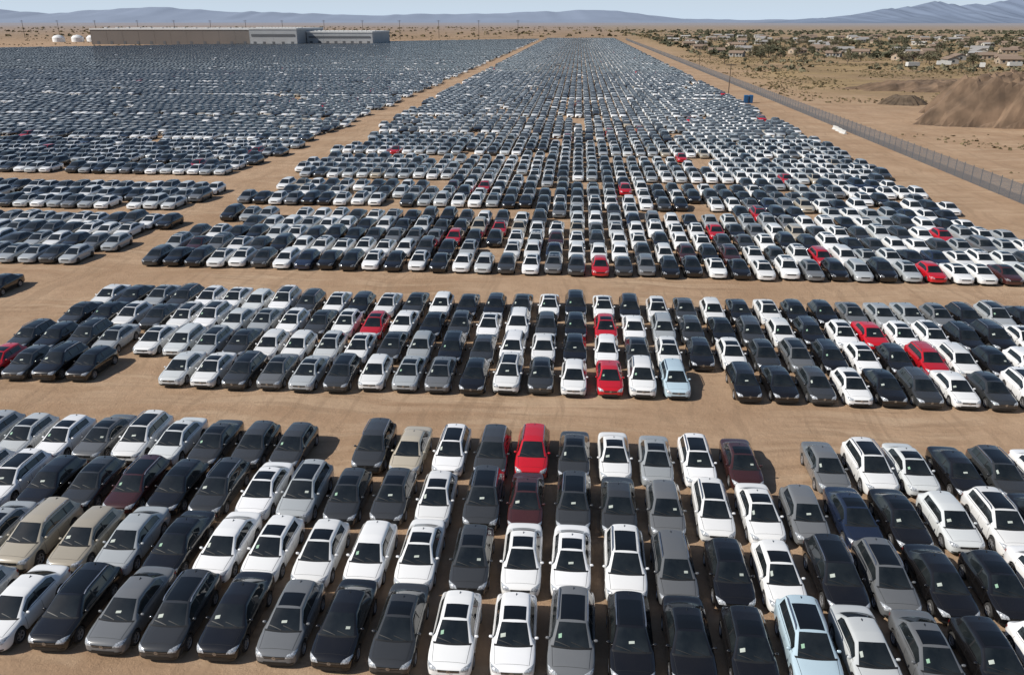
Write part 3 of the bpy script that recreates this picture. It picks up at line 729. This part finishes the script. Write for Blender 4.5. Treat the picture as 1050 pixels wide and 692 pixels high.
while cnt < 240:
    y = 430 + 700 * rng.random() ** 1.3; x = rng.uniform(85, 800); p = project(x, y, 2)
    if not (640 < p[0] < 1045): continue
    if y < 500 and (x < 150 or rng.random() < .6): continue
    if any(abs(x - a) < 9 and abs(y - b_) < 8 for a, b_ in placed): continue
    tree(x, y, rng.uniform(3.5, 8)); cnt += 1

M_TR = simple("trailer_white", (.55, .55, .53), .5)
B = Builder(); B.box(-3.6, 3.6, -1.2, 1.2, .9, 2.9, 0); B.box(-3.4, 3.4, -1.1, 1.1, .7, .9, 1); B.box(3.6, 4.7, -.1, .1, .75, .9, 1)
tbody = B.mesh("trailer_body", [M_TR, M_BLACK]); v, f = lathe_x([(-.15, .01), (-.15, .45), (.15, .45), (.15, .01)], 14)
twheel = make_mesh("trailer_wheel", [(p[1], p[0], p[2]) for p in v], f, [M_TYRE])
for (tx, ty, tr) in ((182, 476, .3), (205, 492, -.2), (216, 470, 1.2), (238, 481, .1), (262, 463, .7), (271, 490, -.4)):
    e = bpy.data.objects.new("box_trailer", None); coll.objects.link(e); e.location = (tx, ty, 0); e.rotation_euler = (0, 0, tr)
    add_obj("body", tbody, e)
    for x_ in (-1.2, -.1):
        for y_ in (-1.1, 1.1): add_obj("wheel", twheel, e, (x_, y_, .45))
    e["label"] = "white box trailer parked at the edge of the desert town"; e["category"] = "trailer"; e["group"] = "trailers parked along the town edge"

# ------------------------------------------------------------------ warehouse
M_WH = simple("warehouse_taupe_wall", (.15, .13, .118), .8, 0, .08, .03); M_WH2 = simple("warehouse_pale_wall", (.33, .34, .35), .7, 0, .08, .05)
M_WR = simple("warehouse_roof_edge", (.58, .58, .57), .7); M_DK = simple("dock_door", (.09, .095, .105), .6)
def warehouse(x0, x1, y0, y1, h, wm, ndoor, label, bands=False):
    e = bpy.data.objects.new("warehouse", None); coll.objects.link(e); e.location = ((x0 + x1) / 2, y0, 0); w = x1 - x0; d = y1 - y0
    B = Builder(); B.box(-w / 2, w / 2, 0, d, 0, h); nb = int(w / 18)
    for k in range(nb + 1): X = -w / 2 + w * k / nb; B.box(X - .15, X + .15, -.08, -.003, 0, h - .1)
    add_obj("wall", B.mesh("warehouse_wall", [wm]), e)
    B = Builder(); B.box(-w / 2 - .4, w / 2 + .4, -.5, d + .4, h + .003, h + 1.5)
    for k in range(14): B.box(-w / 2 + w * (k + .5) / 14 - 1.5, -w / 2 + w * (k + .5) / 14 + 1.5, 20, 23, h + 1.5, h + 2.3)
    add_obj("roof", B.mesh("warehouse_roof", [M_WR]), e)
    B = Builder(); B.box(-1.5, 1.5, -.15, -.02, 0, 3.4); dm = B.mesh("dock_door", [M_DK])
    for k in range(ndoor): add_obj("dock_door", dm, e, (-w / 2 + w * (k + .5) / ndoor, 0, .01))
    if bands:
        B = Builder(); B.box(-w / 2 + 2, w / 2 - 2, -.35, -.26, h * .55, h * .7); add_obj("window_band", B.mesh("window_band", [M_DK]), e)
    e["label"] = label; e["category"] = "warehouse"
warehouse(-532, -352, 890, 990, 15.0, M_WH, 12, "long low taupe warehouse with white roof edge")
warehouse(-351.5, -300, 884, 980, 15.5, M_WH2, 5, "pale office end of the warehouse with dark window band", True)
warehouse(-299, -226, 915, 1000, 12, M_WH2, 8, "pale warehouse wing with loading doors", True)
M_TANK = simple("tank_white", (.75, .75, .74), .5)
for i, (x_, y_) in enumerate(((-640, 1000), (-618, 1004), (-602, 1010))):
    V, F = lathe_x([(0, 7), (5, 7), (7.2, 4.5), (8.2, .01)], 24)
    o = add_obj("storage_tank", make_mesh("storage_tank", [(p[1], p[2], p[0]) for p in V], F, [M_TANK], None, False), None, (x_, y_, 0)); o["label"] = "white domed storage tank on desert ground"; o["category"] = "tank"; o["group"] = "white storage tanks"

# ------------------------------------------------------------------ fence
M_POST = simple("galvanised_post", (.20, .20, .20), .5, .4)
mf, t, b = new_mat("chain_link"); tc = N(t, "ShaderNodeNewGeometry"); sp = N(t, "ShaderNodeSeparateXYZ"); t.links.new(tc.outputs["Position"], sp.inputs[0])
def diag(op):
    a = N(t, "ShaderNodeMath", operation=op); t.links.new(sp.outputs[1], a.inputs[0]); t.links.new(sp.outputs[2], a.inputs[1])
    s = N(t, "ShaderNodeMath", operation='MULTIPLY'); t.links.new(a.outputs[0], s.inputs[0]); s.inputs[1].default_value = 14.0
    f_ = N(t, "ShaderNodeMath", operation='FRACT'); t.links.new(s.outputs[0], f_.inputs[0])
    c_ = N(t, "ShaderNodeMath", operation='LESS_THAN'); t.links.new(f_.outputs[0], c_.inputs[0]); c_.inputs[1].default_value = .42; return c_
mx = N(t, "ShaderNodeMath", operation='MAXIMUM'); t.links.new(diag('ADD').outputs[0], mx.inputs[0]); t.links.new(diag('SUBTRACT').outputs[0], mx.inputs[1])
t.links.new(mx.outputs[0], b.inputs["Alpha"]); b.inputs["Base Color"].default_value = (.11, .12, .135, 1); b.inputs["Roughness"].default_value = .6
FX = 62.0; fence = bpy.data.objects.new("chain_link_fence", None); coll.objects.link(fence); fence.location = (FX, 95, 0)
fence["label"] = "long grey chain-link fence along the lot's dirt road"; fence["category"] = "fence"
FL = 1060
add_obj("chain_link_mesh", make_mesh("chain_link_mesh", [(0, 0, .03), (0, FL, .03), (0, FL, 2.5), (0, 0, 2.5)], [(0, 1, 2, 3)], [mf]), fence)
B = Builder(); B.box(-.03, .03, 0, FL, 2.5, 2.56); add_obj("top_rail", B.mesh("top_rail", [M_POST]), fence)
B = Builder(); B.box(-.05, .05, -.05, .05, -.1, 2.75); B.add([(-.05, -.02, 2.75), (-.05, .02, 2.75), (-.32, .02, 3.05), (-.32, -.02, 3.05)], [(0, 1, 2, 3)]); pm = B.mesh("post", [M_POST])
for i in range(100): add_obj("post", pm, fence, (.07, i * 3.0, 0))
B = Builder()
for i in range(100, int(FL / 3)): B.box(.02, .12, i * 3 - .05, i * 3 + .05, -.1, 2.75)
o = add_obj("posts", B.mesh("posts", [M_POST]), fence); o["kind"] = "stuff"

# ------------------------------------------------------------------ small lot things
M_WOOD = simple("pole_wood", (.08, .06, .045), .9); M_BLUE = simple("blue_plastic", (.012, .08, .20), .5)
def pole(x, y, h, label, arms=1, rad=.17):
    e = bpy.data.objects.new("utility_pole", None); coll.objects.link(e); e.location = (x, y, 0)
    V, F = lathe_x([(-.5, rad), (h, rad * .65), (h, .01)], 10); add_obj("pole_shaft", make_mesh("pole_shaft", [(p[1], p[2], p[0]) for p in V], F, [M_WOOD]), e)
    B = Builder()
    for k in range(arms): B.box(-1.3 - rad * 3, 1.3 + rad * 3, -rad - .1, -rad, h - .6 - k * 1.8, h - .35 - k * 1.8)
    add_obj("crossarm", B.mesh("crossarm", [M_WOOD]), e)
    e["label"] = label; e["category"] = "utility pole"; e["group"] = "wooden utility poles in the desert"
pole(52.5, 296, 10, "dark wooden utility pole beside the parked cars")
pole(66, 470, 10, "wooden utility pole beside the perimeter fence")
for i in range(16): pole(-960 + i * 58, 1240 + rng.uniform(-10, 10), 25, "tall wooden power pole on the open desert", 2, .4)
for i in range(12): pole(120 + i * 75, 760 + i * 14, 12, "wooden power pole above the desert town houses", 1, .22)
for i in range(2):
    e = bpy.data.objects.new("portable_toilet", None); coll.objects.link(e); e.location = (52.0 + i * 1.5, 262 + i * .3, 0)
    B = Builder(); B.box(-.6, .6, -.6, .6, .1, 2.1); B.box(-.65, .65, -.65, .65, 0, .1); add_obj("cabin", B.mesh("cabin", [M_BLUE]), e)
    B = Builder(); B.add([(-.65, -.65, 2.103), (.65, -.65, 2.103), (.65, .65, 2.103), (-.65, .65, 2.103), (-.5, -.4, 2.4), (.5, -.4, 2.4), (.5, .4, 2.4), (-.5, .4, 2.4)], [(4, 5, 6, 7), (0, 1, 5, 4), (1, 2, 6, 5), (2, 3, 7, 6), (3, 0, 4, 7)]); add_obj("roof", B.mesh("toilet_roof", [M_BLUE]), e)
    B = Builder(); B.box(-.4, .4, -.64, -.603, .2, 1.95); add_obj("door", B.mesh("toilet_door", [M_BLUE]), e)
    e["label"] = "blue portable toilet cabin standing by the parked cars"; e["category"] = "portable toilet"; e["group"] = "blue portable toilets"
for i in range(3):
    prof = [(-.3, 0), (.3, 0), (.3, .12), (.12, .35), (.09, .85), (-.09, .85), (-.12, .35), (-.3, .12)]; V = []
    for y_ in (-1.5, 1.5): V += [(p[0], y_, p[1]) for p in prof]
    F = [tuple(range(8)), tuple(range(15, 7, -1))] + [(k, (k + 1) % 8, 8 + (k + 1) % 8, 8 + k) for k in range(8)]
    o = add_obj("concrete_barrier", make_mesh("concrete_barrier", V, F, [M_TR]), None, (60.0 + i * .2, 190 + i * 3.4, 0), (0, 0, .1)); o["label"] = "white concrete barrier on the dirt road by the fence"; o["category"] = "barrier"; o["group"] = "white concrete barriers"
print("done")
